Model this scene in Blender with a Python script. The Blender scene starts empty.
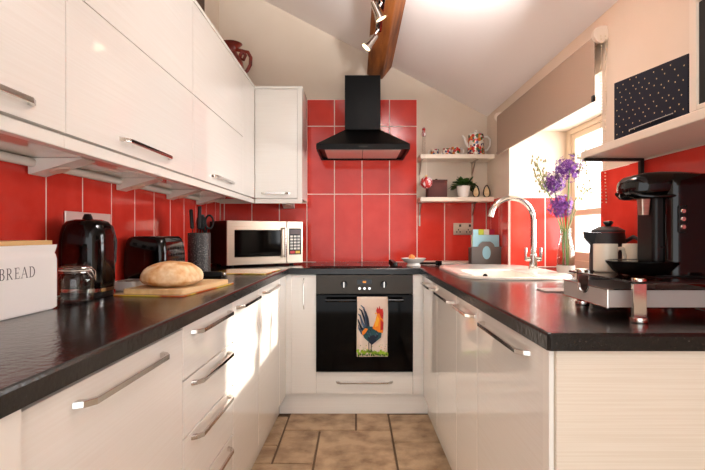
import bpy, bmesh, math, random
from mathutils import Vector, Matrix
from math import sin, cos, pi, radians as R
random.seed(7)
sc = bpy.context.scene
col = sc.collection

# ------------------------------------------------------------------ camera
cd = bpy.data.cameras.new('camera'); cam = bpy.data.objects.new('camera', cd); col.objects.link(cam)
cam.location = (0, 0, 1.12); cam.rotation_euler = (pi/2, 0, 0)
cd.sensor_width = 36.0; cd.lens = 36.0*490/705; cd.clip_start = .02
cd.shift_x = -3.5/705; cd.shift_y = -2.0/705
sc.camera = cam
# ------------------------------------------------------------------ world and lights
w = bpy.data.worlds.new('world'); sc.world = w; w.use_nodes = True
bg = w.node_tree.nodes['Background']; bg.inputs[0].default_value = (.96, .98, 1.0, 1); bg.inputs[1].default_value = 2.7
def light(name, typ, loc, energy, colr, direction, size=None, size_y=None):
    ld = bpy.data.lights.new(name, typ); ld.energy = energy; ld.color = colr
    o = bpy.data.objects.new(name, ld); col.objects.link(o); o.location = loc
    o.rotation_euler = Vector(direction).to_track_quat('-Z', 'Y').to_euler()
    if typ == 'AREA':
        ld.shape = 'RECTANGLE'; ld.size = size; ld.size_y = size_y or size
    return o
sun = light('sun', 'SUN', (5, 4, 5), 8, (1.0, .92, .82), (-1, -.14, -.48)); sun.data.angle = R(2.0)
light('window_skylight', 'AREA', (1.62, 2.5, 1.35), 34, (.97, .985, 1.0), (-1, -.05, -.16), 1.15, .85)
up = light('ceiling_fill', 'AREA', (.235, 1.484, 1.996), 42, (.98, .985, 1), (.12, .5, 1), .05, .05); up.data.spread = R(120)  # added fill light out of view, brightens the ceiling
vs = sc.view_settings
sc.display_settings.display_device = 'sRGB'
vs.view_transform = 'Standard'; vs.look = 'None'; vs.exposure = 0.1; vs.gamma = 1.0; vs.use_curve_mapping = False

# ------------------------------------------------------------------ materials
MATS = {}
def lin(c):
    return tuple(((v/255)/12.92 if v/255 <= .04045 else ((v/255+.055)/1.055)**2.4) for v in c)
def mat(name, rgb, rough=.5, metal=0, coat=0, trans=0, ior=1.45, noise=None, bump=None, emit=None, spec=None, alpha=None, sheen=0, sub=0):
    """noise=(scale_xyz, rgb2, lo, hi, detail)   bump=(scale_xyz, strength, distance)"""
    m = bpy.data.materials.new(name); m.use_nodes = True
    nt = m.node_tree; b = nt.nodes['Principled BSDF']; I = b.inputs
    c = lin(rgb)
    I['Base Color'].default_value = (*c, 1); I['Roughness'].default_value = rough; I['Metallic'].default_value = metal
    I['Coat Weight'].default_value = coat; I['Coat Roughness'].default_value = .06
    I['Transmission Weight'].default_value = trans; I['IOR'].default_value = ior
    I['Sheen Weight'].default_value = sheen
    if sub: I['Subsurface Weight'].default_value = sub; I['Subsurface Radius'].default_value = (.02, .01, .006)
    if spec is not None: I['Specular IOR Level'].default_value = spec
    if alpha is not None: I['Alpha'].default_value = alpha
    if emit: I['Emission Color'].default_value = (*lin(emit[0]), 1); I['Emission Strength'].default_value = emit[1]
    tc = None
    def coords(scale):
        nonlocal tc
        if tc is None: tc = nt.nodes.new('ShaderNodeTexCoord')
        mp = nt.nodes.new('ShaderNodeMapping'); mp.inputs['Scale'].default_value = scale
        nt.links.new(tc.outputs['Object'], mp.inputs['Vector']); return mp
    if noise:
        s, c2, lo, hi, det = noise
        n = nt.nodes.new('ShaderNodeTexNoise'); n.inputs['Scale'].default_value = 1; n.inputs['Detail'].default_value = det
        nt.links.new(coords(s).outputs[0], n.inputs['Vector'])
        r = nt.nodes.new('ShaderNodeValToRGB'); r.color_ramp.elements[0].position = lo; r.color_ramp.elements[1].position = hi
        r.color_ramp.elements[0].color = (*c, 1); r.color_ramp.elements[1].color = (*lin(c2), 1)
        nt.links.new(n.outputs['Fac'], r.inputs[0]); nt.links.new(r.outputs[0], I['Base Color'])
    if bump:
        s, st, di = bump
        n = nt.nodes.new('ShaderNodeTexNoise'); n.inputs['Scale'].default_value = 1; n.inputs['Detail'].default_value = 3
        nt.links.new(coords(s).outputs[0], n.inputs['Vector'])
        bp = nt.nodes.new('ShaderNodeBump'); bp.inputs['Strength'].default_value = st; bp.inputs['Distance'].default_value = di
        nt.links.new(n.outputs['Fac'], bp.inputs['Height']); nt.links.new(bp.outputs[0], I['Normal'])
    MATS[name] = m
    return m
def pane_glass(name, tint=(255, 255, 255), refl=.08):
    m = bpy.data.materials.new(name); m.use_nodes = True; nt = m.node_tree
    nt.nodes.remove(nt.nodes['Principled BSDF']); out = nt.nodes['Material Output']
    t = nt.nodes.new('ShaderNodeBsdfTransparent'); t.inputs[0].default_value = (*lin(tint), 1)
    g = nt.nodes.new('ShaderNodeBsdfGlossy'); g.inputs['Roughness'].default_value = .02
    lw = nt.nodes.new('ShaderNodeLayerWeight'); lw.inputs['Blend'].default_value = .5
    pw = nt.nodes.new('ShaderNodeMath'); pw.operation = 'POWER'; pw.inputs[1].default_value = 4; nt.links.new(lw.outputs['Facing'], pw.inputs[0])
    f = nt.nodes.new('ShaderNodeMath'); f.operation = 'MULTIPLY_ADD'; f.inputs[1].default_value = .5; f.inputs[2].default_value = refl*.5; nt.links.new(pw.outputs[0], f.inputs[0])
    mx = nt.nodes.new('ShaderNodeMixShader')
    nt.links.new(f.outputs[0], mx.inputs[0]); nt.links.new(t.outputs[0], mx.inputs[1]); nt.links.new(g.outputs[0], mx.inputs[2])
    nt.links.new(mx.outputs[0], out.inputs[0]); MATS[name] = m; return m

plaster = mat('wall_plaster', (226, 210, 192), .85, noise=((3, 3, 3), (221, 203, 183), .3, .7, 3), bump=((40, 40, 40), .08, .004))
ceilm = mat('ceiling_plaster', (250, 241, 236), .7, bump=((25, 25, 25), .06, .004))
cream = mat('cream_gloss', (240, 235, 227), .05, coat=.3, noise=((2.5, 2.5, 210), (237, 231, 222), .35, .65, 2))
creampanel = mat('cream_panel', (230, 217, 199), .3, noise=((2.5, 2.5, 240), (224, 209, 189), .4, .6, 2), bump=((3, 3, 260), .03, .001))
creamedge = mat('cream_edge', (238, 233, 224), .25)
under = mat('cabinet_underside', (232, 222, 208), .06, coat=.6)
redtile = mat('red_tile', (204, 54, 42), .1, spec=.28, coat=.04, noise=((9, 9, 9), (213, 63, 50), .35, .65, 4), bump=((5, 5, 5), .10, .006))
grout = mat('grout', (244, 218, 206), .8)
granite = mat('worktop_laminate', (16, 12, 10), .2, spec=.4, coat=.08, noise=((260, 260, 260), (52, 42, 36), .58, .72, 3), bump=((70, 70, 70), .6, .002))
stone = mat('floor_stone', (184, 156, 124), .6, noise=((9, 9, 9), (122, 94, 68), .40, .72, 10), bump=((34, 34, 34), .8, .008))
floorgrout = mat('floor_grout', (104, 82, 60), .9)
chrome = mat('chrome', (205, 200, 194), .12, metal=1)
steel = mat('brushed_steel', (184, 168, 152), .3, metal=1, noise=((4, 4, 300), (170, 154, 138), .3, .7, 2))
wood = mat('beam_wood', (176, 104, 46), .6, noise=((28, 3.0, 28), (112, 58, 22), .35, .7, 6), bump=((60, 5, 60), .5, .006))
darkwood = mat('dark_wood', (78, 50, 24), .6, noise=((6, 40, 40), (56, 34, 14), .35, .7, 4))
palewood = mat('pale_wood', (222, 194, 150), .5, noise=((40, 4, 40), (206, 170, 122), .35, .65, 4))
lidwood = mat('lid_wood', (206, 168, 110), .5, noise=((40, 4, 40), (188, 144, 86), .35, .65, 4))
black = mat('gloss_black', (7, 6, 6), .08, spec=.4)
black2 = mat('satin_black', (13, 11, 10), .38, spec=.3)
hoodm = mat('hood_black', (8, 7, 7), .4, spec=.12)
matt = mat('matt_black_pot', (34, 34, 36), .5)
ovenglass = mat('oven_glass', (4, 3, 3), .06, spec=.12)
ovensteel = mat('oven_panel_grey', (58, 53, 48), .35, metal=.8)
white = mat('white_ceramic', (240, 234, 226), .14, coat=.5)
sinkm = mat('sink_ceramic', (238, 230, 218), .16, coat=.4)
enamel = mat('white_enamel', (244, 240, 235), .2, coat=.4)
mugm = mat('mug_cream', (226, 212, 190), .25, coat=.2)
letter = mat('letter_grey', (70, 66, 64), .6)
frame = mat('window_paint', (226, 206, 180), .4)
blindm = mat('blind_fabric', (164, 142, 124), .85, bump=((600, 600, 600), .15, .001))
plastic = mat('white_plastic', (230, 214, 196), .4)
brassy = mat('bead_chain', (224, 206, 178), .4)
navy = mat('navy_cover', (13, 16, 30), .6, spec=.2)
gold = mat('gold_dot', (222, 188, 132), .4)
loafm = mat('bread_crust', (200, 136, 68), .75, noise=((22, 22, 16), (240, 214, 172), .36, .66, 9), bump=((60, 60, 60), .5, .005))
glassm = mat('clear_glass', (250, 250, 250), .02, trans=1, ior=1.45)
thin = pane_glass('window_glass')
jarglass = pane_glass('jar_glass', (248, 247, 245), .07)
smoked = mat('smoked_glass', (12, 10, 9), .05, coat=.4, alpha=.82)
frost = mat('frosted_plastic', (196, 184, 176), .4, alpha=.8)
terracotta = mat('jug_glaze', (128, 34, 18), .3, coat=.3, noise=((30, 30, 30), (84, 20, 12), .4, .7, 3))
floral = None
board_glass = mat('printed_glass_board', (204, 176, 72), .12, coat=.4, noise=((11, 11, 11), (178, 84, 40), .45, .6, 2))
blue = mat('pale_blue_plastic', (142, 184, 194), .45)
grey = mat('charcoal_plastic', (92, 84, 78), .5)
lime = mat('lime_plastic', (176, 184, 40), .45)
pinkp = mat('crimson_plastic', (170, 24, 60), .45)
whitep = mat('cream_plastic', (236, 222, 206), .45)
leafm = mat('leaf_green', (58, 92, 34), .5, noise=((60, 60, 60), (34, 62, 20), .4, .7, 2))
stemm = mat('stem_green', (96, 128, 52), .5)
sprig = mat('sprig_bud', (142, 134, 92), .6)
purple = mat('allium_purple', (134, 72, 158), .6, noise=((90, 90, 90), (88, 38, 116), .35, .65, 2))
brownbox = mat('brown_box', (84, 34, 26), .6)
lampglow = mat('lamp_glow', (255, 226, 180), .3, emit=((255, 226, 180), 3.0))
platem = mat('plate_steel', (228, 220, 214), .35, metal=.5)
lens = mat('lamp_lens', (220, 190, 170), .3)
filterm = mat('filter_mesh', (226, 214, 202), .35, metal=.6, bump=((300, 300, 300), .4, .002))
jam = mat('jam_dark', (60, 16, 12), .3)
eggm = mat('egg_orange', (224, 140, 72), .5)
knifeblock = mat('speckled_black', (40, 38, 37), .45, noise=((260, 260, 260), (150, 144, 138), .55, .72, 2))
cyan = mat('display_green', (190, 120, 40), .4, emit=((240, 150, 60), .5))
redbtn = mat('button_red', (196, 60, 60), .5); yelbtn = mat('button_yellow', (226, 186, 70), .5); wbtn = mat('button_white', (228, 222, 214), .5)
towelm = mat('towel_cloth', (226, 206, 190), .9, bump=((500, 500, 500), .2, .001))
skyblue = mat('tail_blue', (70, 84, 104), .9); teal = mat('body_teal', (34, 70, 74), .9); ink = mat('ink_navy', (30, 34, 48), .9)
orange = mat('neck_orange', (226, 126, 30), .9); redp = mat('comb_red', (178, 34, 30), .9); yellowp = mat('neck_yellow', (238, 172, 50), .9); grass = mat('grass_print', (136, 164, 40), .9); grass2 = mat('grass_dark', (66, 100, 30), .9)
bauble = mat('bauble_glass', (176, 34, 34), .1, coat=.8, noise=((60, 60, 22), (232, 214, 214), .5, .58, 4))
def floral_mat():
    m = bpy.data.materials.new('floral_print'); m.use_nodes = True; nt = m.node_tree; b = nt.nodes['Principled BSDF']
    b.inputs['Roughness'].default_value = .2; b.inputs['Coat Weight'].default_value = .4
    tc = nt.nodes.new('ShaderNodeTexCoord'); v = nt.nodes.new('ShaderNodeTexVoronoi'); v.inputs['Scale'].default_value = 55
    nt.links.new(tc.outputs['Object'], v.inputs['Vector'])
    sp = nt.nodes.new('ShaderNodeSeparateColor'); nt.links.new(v.outputs['Color'], sp.inputs[0])
    r = nt.nodes.new('ShaderNodeValToRGB'); r.color_ramp.interpolation = 'CONSTANT'
    cols = [(0, (190, 40, 34)), (.2, (232, 222, 208)), (.38, (38, 48, 92)), (.52, (214, 124, 40)), (.68, (70, 92, 50)), (.8, (226, 208, 188)), (.9, (150, 30, 40))]
    e = r.color_ramp.elements; e[0].position = 0; e[0].color = (*lin(cols[0][1]), 1); e[1].position = .2; e[1].color = (*lin(cols[1][1]), 1)
    for p, c in cols[2:]:
        k = e.new(p); k.color = (*lin(c), 1)
    nt.links.new(sp.outputs[0], r.inputs[0])
    d = nt.nodes.new('ShaderNodeMath'); d.operation = 'LESS_THAN'; d.inputs[1].default_value = .75
    nt.links.new(v.outputs['Distance'], d.inputs[0])
    mx = nt.nodes.new('ShaderNodeMix'); mx.data_type = 'RGBA'; mx.inputs['A'].default_value = (*lin((236, 226, 214)), 1)
    nt.links.new(d.outputs[0], mx.inputs['Factor']); nt.links.new(r.outputs[0], mx.inputs['B'])
    nt.links.new(mx.outputs['Result'], b.inputs['Base Color']); return m
floral = floral_mat()

# ------------------------------------------------------------------ mesh helpers
def merge(bm, tmp, M=None, mi=0):
    if M is not None: bmesh.ops.transform(tmp, matrix=M, verts=tmp.verts)
    for f in tmp.faces: f.material_index = mi
    me = bpy.data.meshes.new('tmp'); tmp.to_mesh(me); tmp.free(); bm.from_mesh(me); bpy.data.meshes.remove(me)
    return bm
def box(x0, x1, y0, y1, z0, z1, bev=0, seg=2, bm=None, M=None, mi=0):
    bm = bm or bmesh.new(); t = bmesh.new(); bmesh.ops.create_cube(t, size=1)
    for v in t.verts:
        v.co = Vector((x0+(v.co.x+.5)*(x1-x0), y0+(v.co.y+.5)*(y1-y0), z0+(v.co.z+.5)*(z1-z0)))
    if bev: bmesh.ops.bevel(t, geom=t.edges[:], offset=bev, segments=seg, affect='EDGES', profile=.5)
    return merge(bm, t, M, mi)
def lathe(prof, seg=24, c=(0, 0, 0), bm=None, M=None, mi=0):
    bm = bm or bmesh.new(); t = bmesh.new(); rings = []
    for r, z in prof:
        if r < 1e-5: rings.append([t.verts.new((c[0], c[1], c[2]+z))])
        else: rings.append([t.verts.new((c[0]+r*cos(2*pi*i/seg), c[1]+r*sin(2*pi*i/seg), c[2]+z)) for i in range(seg)])
    for a, b in zip(rings, rings[1:]):
        for i in range(seg):
            j = (i+1) % seg
            if len(a) == 1 and len(b) == 1: continue
            if len(a) == 1: t.faces.new((a[0], b[j], b[i]))
            elif len(b) == 1: t.faces.new((a[i], a[j], b[0]))
            else: t.faces.new((a[i], a[j], b[j], b[i]))
    bmesh.ops.recalc_face_normals(t, faces=t.faces[:])
    return merge(bm, t, M, mi)
def tube(pts, r, seg=10, bm=None, M=None, mi=0, caps=True):
    bm = bm or bmesh.new(); t = bmesh.new(); pts = [Vector(p) for p in pts]; n = len(pts)
    rs = r if isinstance(r, (list, tuple)) else [r]*n
    T = [(pts[min(i+1, n-1)]-pts[max(i-1, 0)]).normalized() for i in range(n)]
    u = T[0].orthogonal().normalized(); rings = []
    for i in range(n):
        u = (u - T[i]*u.dot(T[i])).normalized(); v = T[i].cross(u)
        rings.append([t.verts.new(pts[i]+(u*cos(2*pi*k/seg)+v*sin(2*pi*k/seg))*rs[i]) for k in range(seg)])
    for a, b in zip(rings, rings[1:]):
        for k in range(seg):
            t.faces.new((a[k], a[(k+1) % seg], b[(k+1) % seg], b[k]))
    if caps: t.faces.new(rings[0][::-1]); t.faces.new(rings[-1])
    bmesh.ops.recalc_face_normals(t, faces=t.faces[:])
    return merge(bm, t, M, mi)
def prism(poly, d0, d1, plane='XY', bm=None, M=None, mi=0, bev=0):
    """poly in a plane, extruded along the remaining axis"""
    bm = bm or bmesh.new(); t = bmesh.new()
    f = {'XY': lambda a, b, d: (a, b, d), 'XZ': lambda a, b, d: (a, d, b), 'YZ': lambda a, b, d: (d, a, b)}[plane]
    A = [t.verts.new(f(a, b, d0)) for a, b in poly]; Bv = [t.verts.new(f(a, b, d1)) for a, b in poly]; n = len(poly)
    t.faces.new(A); t.faces.new(Bv[::-1])
    for i in range(n): t.faces.new((A[i], Bv[i], Bv[(i+1) % n], A[(i+1) % n]))
    bmesh.ops.recalc_face_normals(t, faces=t.faces[:])
    if bev: bmesh.ops.bevel(t, geom=t.edges[:], offset=bev, segments=2, affect='EDGES', profile=.5)
    return merge(bm, t, M, mi)
def ball(c, r, sub=2, bm=None, M=None, mi=0):
    bm = bm or bmesh.new(); t = bmesh.new(); bmesh.ops.create_icosphere(t, subdivisions=sub, radius=1)
    r = r if isinstance(r, (tuple, list)) else (r, r, r)
    for v in t.verts: v.co = Vector((c[0]+v.co.x*r[0], c[1]+v.co.y*r[1], c[2]+v.co.z*r[2]))
    return merge(bm, t, M, mi)
def loft(rings, bm=None, M=None, mi=0, caps=True):
    bm = bm or bmesh.new(); t = bmesh.new()
    V = [[t.verts.new(p) for p in r] for r in rings]; n = len(rings[0])
    for a, b in zip(V, V[1:]):
        for k in range(n): t.faces.new((a[k], a[(k+1) % n], b[(k+1) % n], b[k]))
    if caps: t.faces.new(V[0][::-1]); t.faces.new(V[-1])
    bmesh.ops.recalc_face_normals(t, faces=t.faces[:])
    return merge(bm, t, M, mi)
def rrect(cx, cy, hx, hy, r, z, seg=6):
    out = []
    for (sx, sy, a0) in ((1, 1, 0), (-1, 1, 90), (-1, -1, 180), (1, -1, 270)):
        for k in range(seg+1):
            a = R(a0+90*k/seg); out.append((cx+sx*(hx-r)+r*cos(a), cy+sy*(hy-r)+r*sin(a), z))
    return out
def obj(name, bm, m, parent=None, smooth=True, kind=None, label=None):
    me = bpy.data.meshes.new(name); bm.to_mesh(me); bm.free()
    for x in (m if isinstance(m, (list, tuple)) else [m]): me.materials.append(x)
    if smooth: me.shade_smooth(); me.set_sharp_from_angle(angle=R(38))
    o = bpy.data.objects.new(name, me); col.objects.link(o)
    if smooth: wn = o.modifiers.new('weighted_normal', 'WEIGHTED_NORMAL'); wn.keep_sharp = True; wn.weight = 80
    if parent: o.parent = parent
    if kind: o['kind'] = kind
    if label: o['label'] = label
    return o
def tag(o, label, cat, group=None):
    o['label'] = label; o['category'] = cat
    if group: o['group'] = group
    return o
def thing(name, label, cat, loc=(0, 0, 0), rz=0, group=None):
    o = bpy.data.objects.new(name, None); col.objects.link(o); o.location = loc; o.rotation_euler = (0, 0, rz)
    o.empty_display_size = .05
    return tag(o, label, cat, group)
def inst(name, me, parent, loc, rot=(0, 0, 0), scale=(1, 1, 1)):
    o = bpy.data.objects.new(name, me); col.objects.link(o); o.parent = parent; o.location = loc; o.rotation_euler = rot; o.scale = scale
    return o

# ------------------------------------------------------------------ room constants
XL, XR, YB, YN = -1.01, .97, 3.62, -1.0
ZT = .906            # worktop top
def zc(x): return 1.98 + .52*(.97-x)   # sloping ceiling
WY0, WY1, WZ0, WZ1, XW = 1.93, 3.10, .86, 1.76, 1.38

# ------------------------------------------------------------------ setting
floor = obj('floor', box(-1.2, 1.5, YN, 3.75, -.08, -.012), floorgrout, smooth=False, kind='structure')
tl = [(-.41, 0, 2.786, 3.19), (0, .2, 2.786, 3.19), (.2, .6, 2.63, 3.03), (.2, .6, 2.225, 2.63), (-.205, .2, 2.18, 2.786), (-.41, -.205, 2.386, 2.786),
      (-.61, -.41, 2.59, 3.0), (-.61, -.41, 2.386, 2.59), (-.61, -.205, 1.98, 2.386), (-.205, .2, 1.98, 2.18)]
y = 1.98
k = 0
while y > YN+.1:
    xs = [-.61, -.2, .2, .6] if k % 2 == 0 else [-.61, -.41, 0, .4, .6]
    h = .4 if k % 3 else .6
    for a, b in zip(xs, xs[1:]): tl.append((a, b, max(YN, y-h), y if not (a >= .19) else y))
    if k == 0: tl.append((.2, .6, 1.98, 2.225))
    y -= h; k += 1
for a, b, c, d in tl:
    g = .006
    bm = bmesh.new(); box(a+g, b-g, c+g, d-g, -.012, random.uniform(-.0012, .0012), .003, 1, bm)
    obj('tile', bm, stone, floor)
wall_left = obj('wall_left', prism([(XL-.12, -.08), (XL, -.08), (XL, zc(XL)), (XL-.12, zc(XL-.12))], YN, 3.75, 'XZ'), plaster, smooth=False, kind='structure')
wall_back = obj('wall_back', prism([(XL, -.08), (1.5, -.08), (1.5, 1.98), (XR, 1.98), (XL, zc(XL))], YB, YB+.13, 'XZ'), plaster, smooth=False, kind='structure')
bm = bmesh.new()
box(XR, 1.45, YN, WY0, -.08, 1.98, bm=bm); box(XR, 1.45, WY1, YB, -.08, 1.98, bm=bm)
box(XR, 1.45, WY0, WY1, WZ1, 1.98, bm=bm); box(XR, 1.45, WY0, WY1, -.08, WZ0, bm=bm)
wall_right = obj('wall_right', bm, plaster, smooth=False, kind='structure')
ceiling = obj('ceiling', prism([(XL-.12, zc(XL-.12)), (XR, 1.98), (1.5, 1.98), (1.5, 2.08), (XR, 2.08), (XL-.12, zc(XL-.12)+.1)], YN, 3.75, 'XZ'), ceilm, smooth=False, kind='structure')
# exposed purlin
beam = obj('ceiling_beam', prism([(.078, 2.29), (.192, 2.253), (.266, 2.348), (.15, 2.41)], YN, YB, 'XZ', bev=.006), wood, kind='structure')
# red tiles: each its own piece over a bed of grout
def tile_panel(parent, name, u0, u1, z0, z1, joints_u, joints_z, place):
    """place(u, z) -> world position on the wall face; normal handled by the lambda's box builder"""
    obj(name, place(u0, u1, z0, z1, .0066), grout, parent, smooth=False)
    us = [u0]+[j for j in joints_u if u0+.01 < j < u1-.01]+[u1]; zs = [z0]+[j for j in joints_z if z0+.01 < j < z1-.01]+[z1]
    for a, b in zip(us, us[1:]):
        for c, d in zip(zs, zs[1:]):
            obj('tile', place(a+.0028, b-.0028, c+.0028, d-.0028, .0075+random.uniform(-.0004, .0004), True), redtile, parent)
def on_back(a, b, c, d, t, bv=False): return box(a, b, YB-t, YB, c, d, .0015 if bv else 0, 1)
def on_left(a, b, c, d, t, bv=False): return box(XL, XL+t, a, b, c, d, .0015 if bv else 0, 1)
def on_right(a, b, c, d, t, bv=False): return box(XR-t, XR, a, b, c, d, .0015 if bv else 0, 1)
def on_reveal(a, b, c, d, t, bv=False): return box(a, b, WY1-t, WY1, c, d, .0015 if bv else 0, 1)
jx = [-.362+.203*i for i in range(-4, 9)]
tile_panel(wall_back, 'grout', XL+.01, -.362, ZT, 1.34, jx, [], on_back)
tile_panel(wall_back, 'grout', -.362, .45, ZT, 2.105, jx, [1.406, 1.907], on_back)
tile_panel(wall_back, 'grout', .45, XR-.01, ZT, 1.36, jx, [], on_back)
tile_panel(wall_left, 'grout', .1, YB-.01, ZT, 1.345, [1.586+.212*i for i in range(-7, 10)], [], on_left)
tile_panel(wall_right, 'grout', WY1+.001, YB-.01, ZT, 1.36, [3.3, 3.5], [], on_right)
tile_panel(wall_right, 'grout', .3, WY0, ZT, 1.364, [1.72-.203*i for i in range(0, 8)], [], on_right)
tile_panel(wall_right, 'grout', XR, XW-.04, ZT, 1.345, [1.195], [], on_reveal)
# window
win = bpy.data.objects.new('window_1', None); col.objects.link(win); win['kind'] = 'structure'; win.location = (0, 0, 0)
fx0, fx1 = XW-.05, XW+.03
obj('window_frame', box(fx0, fx1, WY1-.05, WY1, ZT, WZ1, .003, 1, box(fx0, fx1, WY0, WY0+.05, ZT, WZ1, .003, 1, box(fx0, fx1, WY0+.05, WY1-.05, WZ1-.03, WZ1, .003, 1, box(fx0, fx1, WY0+.05, WY1-.05, ZT, ZT+.05, .003, 1)))), frame, win)
for a, b in ((WY0+.05, WY1-.05),):
    sx0, sx1 = fx0+.012, fx1-.015
    bm = box(sx0, sx1, a, a+.045, ZT+.05, WZ1-.03, .003, 1); box(sx0, sx1, b-.045, b, ZT+.05, WZ1-.03, .003, 1, bm)
    box(sx0, sx1, a+.045, b-.045, ZT+.05, ZT+.1, .003, 1, bm); box(sx0, sx1, a+.045, b-.045, WZ1-.065, WZ1-.03, .003, 1, bm)
    box(sx0, sx1, a+.045, b-.045, 1.225, 1.26, .003, 1, bm)
    s = obj('sash', bm, frame, win)
    for z0, z1 in ((ZT+.1, 1.225), (1.26, WZ1-.065)):
        obj('pane', box(fx0+.035, fx0+.039, a+.045, b-.045, z0, z1), thin, win, smooth=False)
# plinths
bb = obj('baseboard_back', box(-.475, .455, 3.04, 3.056, 0, .126), cream, smooth=False, kind='structure')

# ------------------------------------------------------------------ kitchen units
def handle(parent, cy, L, z, axis='y', x=0.0, stand=.03):
    """flat chrome bow handle on a front whose face is local x = 0 (axis y) """
    h = L/2
    prof = [(-h-.012, 0), (-h-.004, stand*.55), (-h+.018, stand), (h-.018, stand), (h+.004, stand*.55), (h+.012, 0),
            (h-.006, 0), (h-.012, stand*.5), (h-.026, stand-.008), (-h+.026, stand-.008), (-h+.012, stand*.5), (-h+.006, 0)]
    bm = bmesh.new()
    prism(prof, -.006, .006, 'XY', bm=bm, bev=.0012)
    # profile plane (u, depth) -> (y, x)
    if axis == 'y': M = Matrix(((0, 1, 0, x), (1, 0, 0, cy), (0, 0, 1, z), (0, 0, 0, 1)))
    elif axis == 'zx': M = Matrix(((0, 0, .45, cy), (0, -1, 0, x), (1, 0, 0, z), (0, 0, 0, 1)))  # vertical on a front facing -y
    else: M = Matrix(((1, 0, 0, cy), (0, -1, 0, x), (0, 0, 1, z), (0, 0, 0, 1)))   # on a front facing -y
    bmesh.ops.transform(bm, matrix=M, verts=bm.verts)
    bmesh.ops.recalc_face_normals(bm, faces=bm.faces[:])
    return obj('handle', bm, chrome, parent)
# left base run, slightly out of square with the room
LA = -math.atan(.0292)
def left_pt(Y): return (-.432-.0292*(3-Y), Y, 0)
def left_unit(label, y0, y1, fronts, hz):
    yc = (y0+y1)/2; t = thing('base_cabinet', label, 'cabinet', left_pt(yc), LA, 'left base cabinets'); h = (y1-y0)/2
    obj('carcass', box(-.5, -.02, -h+.006, h-.006, .126, .866), creamedge, t, smooth=False)
    for i, (z0, z1, nm) in enumerate(fronts):
        d = obj(nm, box(-.0195, 0, -h+.0024, h-.0024, z0+.0024, z1-.0024, .0015, 2), cream, t)
        if hz: handle(d, 0, min(.35, 2*h-.1), hz[i])
    return t
left_unit('wide cream integrated appliance front with one long handle, left of the drawers', .72, 1.36, [(.128, .856, 'door')], [.818])
left_unit('cream drawer stack of four drawers under the left worktop', 1.36, 1.854, [(.707, .862, 'drawer'), (.544, .707, 'drawer'), (.36, .544, 'drawer'), (.128, .36, 'drawer')], [.832, .684, .525, .335])
left_unit('cream base cabinet beside the drawer stack on the left', 1.854, 2.28, [(.128, .862, 'door')], [.832])
left_unit('cream base cabinet on the left nearest the back corner', 2.28, 2.80, [(.128, .862, 'door')], [.832])
e = tag(obj('end_panel', box(-.5, .012, -.03, .03, .0, .866, .002, 1), creamedge, smooth=True), 'narrow cream end panel at the near end of the left units', 'panel')
e.location = left_pt(.685); e.rotation_euler = (0, 0, LA)
cp = tag(obj('corner_post', box(0, .036, .1005, .118, .126, .866, .001, 1, bm=box(-.02, 0, -.108, .118, .126, .866, .001, 1)), cream), 'cream corner filler between left units and narrow pull-out', 'panel')
cp.location = (-.4345, 2.912, 0); cp.rotation_euler = (0, 0, LA)
pl = obj('baseboard_left', box(-.06, -.045, -1.1, 1.135, 0, .125), cream, smooth=False, kind='structure'); pl.location = left_pt(1.9); pl.rotation_euler = (0, 0, LA)
# back run
nd = thing('pull_out_cabinet', 'narrow cream pull-out with slim vertical handle left of the oven', 'cabinet', (-.321, 3.02, 0))
obj('carcass', box(-.074, .074, .021, .55, .126, .866), creamedge, nd, smooth=False)
d = obj('door', box(-.075, .075, 0, .02, .13, .862, .0015, 2), cream, nd); handle(d, 0, .17, .745, 'zx', 0, .02)
ov = thing('built_in_oven', 'black glass built-in oven with grey control panel beneath the hob', 'oven', (.052, 3.0, 0))
obj('body', box(-.275, .275, .03, .55, .275, .855), black2, ov, smooth=False)
cpn = obj('control_panel', box(-.297, .297, 0, .03, .746, .863, .003, 2), ovensteel, ov)
for kx in (-.125, .118):
    kb = obj('knob', lathe([(0, .03), (.016, .03), (.019, .02), (.021, 0), (0, 0)], 20, M=Matrix.Translation((kx, 0, .807)) @ Matrix.Rotation(pi/2, 4, 'X')), black, cpn)
    obj('grip', box(kx-.004, kx+.004, -.042, -.02, .788, .826, .002, 1), chrome, cpn)
dp = obj('display', box(-.045, .045, -.002, .004, .806, .835), black, cpn, smooth=False)
obj('digits', box(-.010, .010, -.003, 0, .815, .826), cyan, cpn, smooth=False)
for kx in (-.03, 0, .03):
    obj('button', lathe([(0, .014), (.008, .014), (.0095, 0), (0, 0)], 14, M=Matrix.Translation((kx, 0, .782)) @ Matrix.Rotation(pi/2, 4, 'X')), chrome, cpn)
od = obj('door', box(-.297, .297, -.004, .03, .269, .742, .004, 2), ovenglass, ov)
bm = tube([(-.235, -.05, .714), (.235, -.05, .714)], .0095, 12)
for s in (-.215, .215): tube([(s, 0, .714), (s, -.05, .714)], .007, 8, bm)
obj('handle', bm, black, od)
wd = thing('warming_drawer', 'low cream drawer with chrome handle below the oven', 'drawer', (.052, 3.02, 0))
obj('carcass', box(-.294, .294, .021, .5, .128, .262), creamedge, wd, smooth=False)
dd = obj('drawer_front', box(-.297, .297, 0, .02, .128, .264, .0015, 2), cream, wd); handle(dd, 0, .33, .203, 'x')
tag(obj('filler_strip', box(.350, .43, 3.012, 3.03, .126, .866, .001, 1), cream), 'slim cream filler strip right of the oven', 'panel')
tag(obj('filler_strip', box(-.246, -.2452, 3.012, 3.03, .126, .866), cream), 'hairline cream strip between oven and narrow pull-out', 'panel') if False else None
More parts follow.
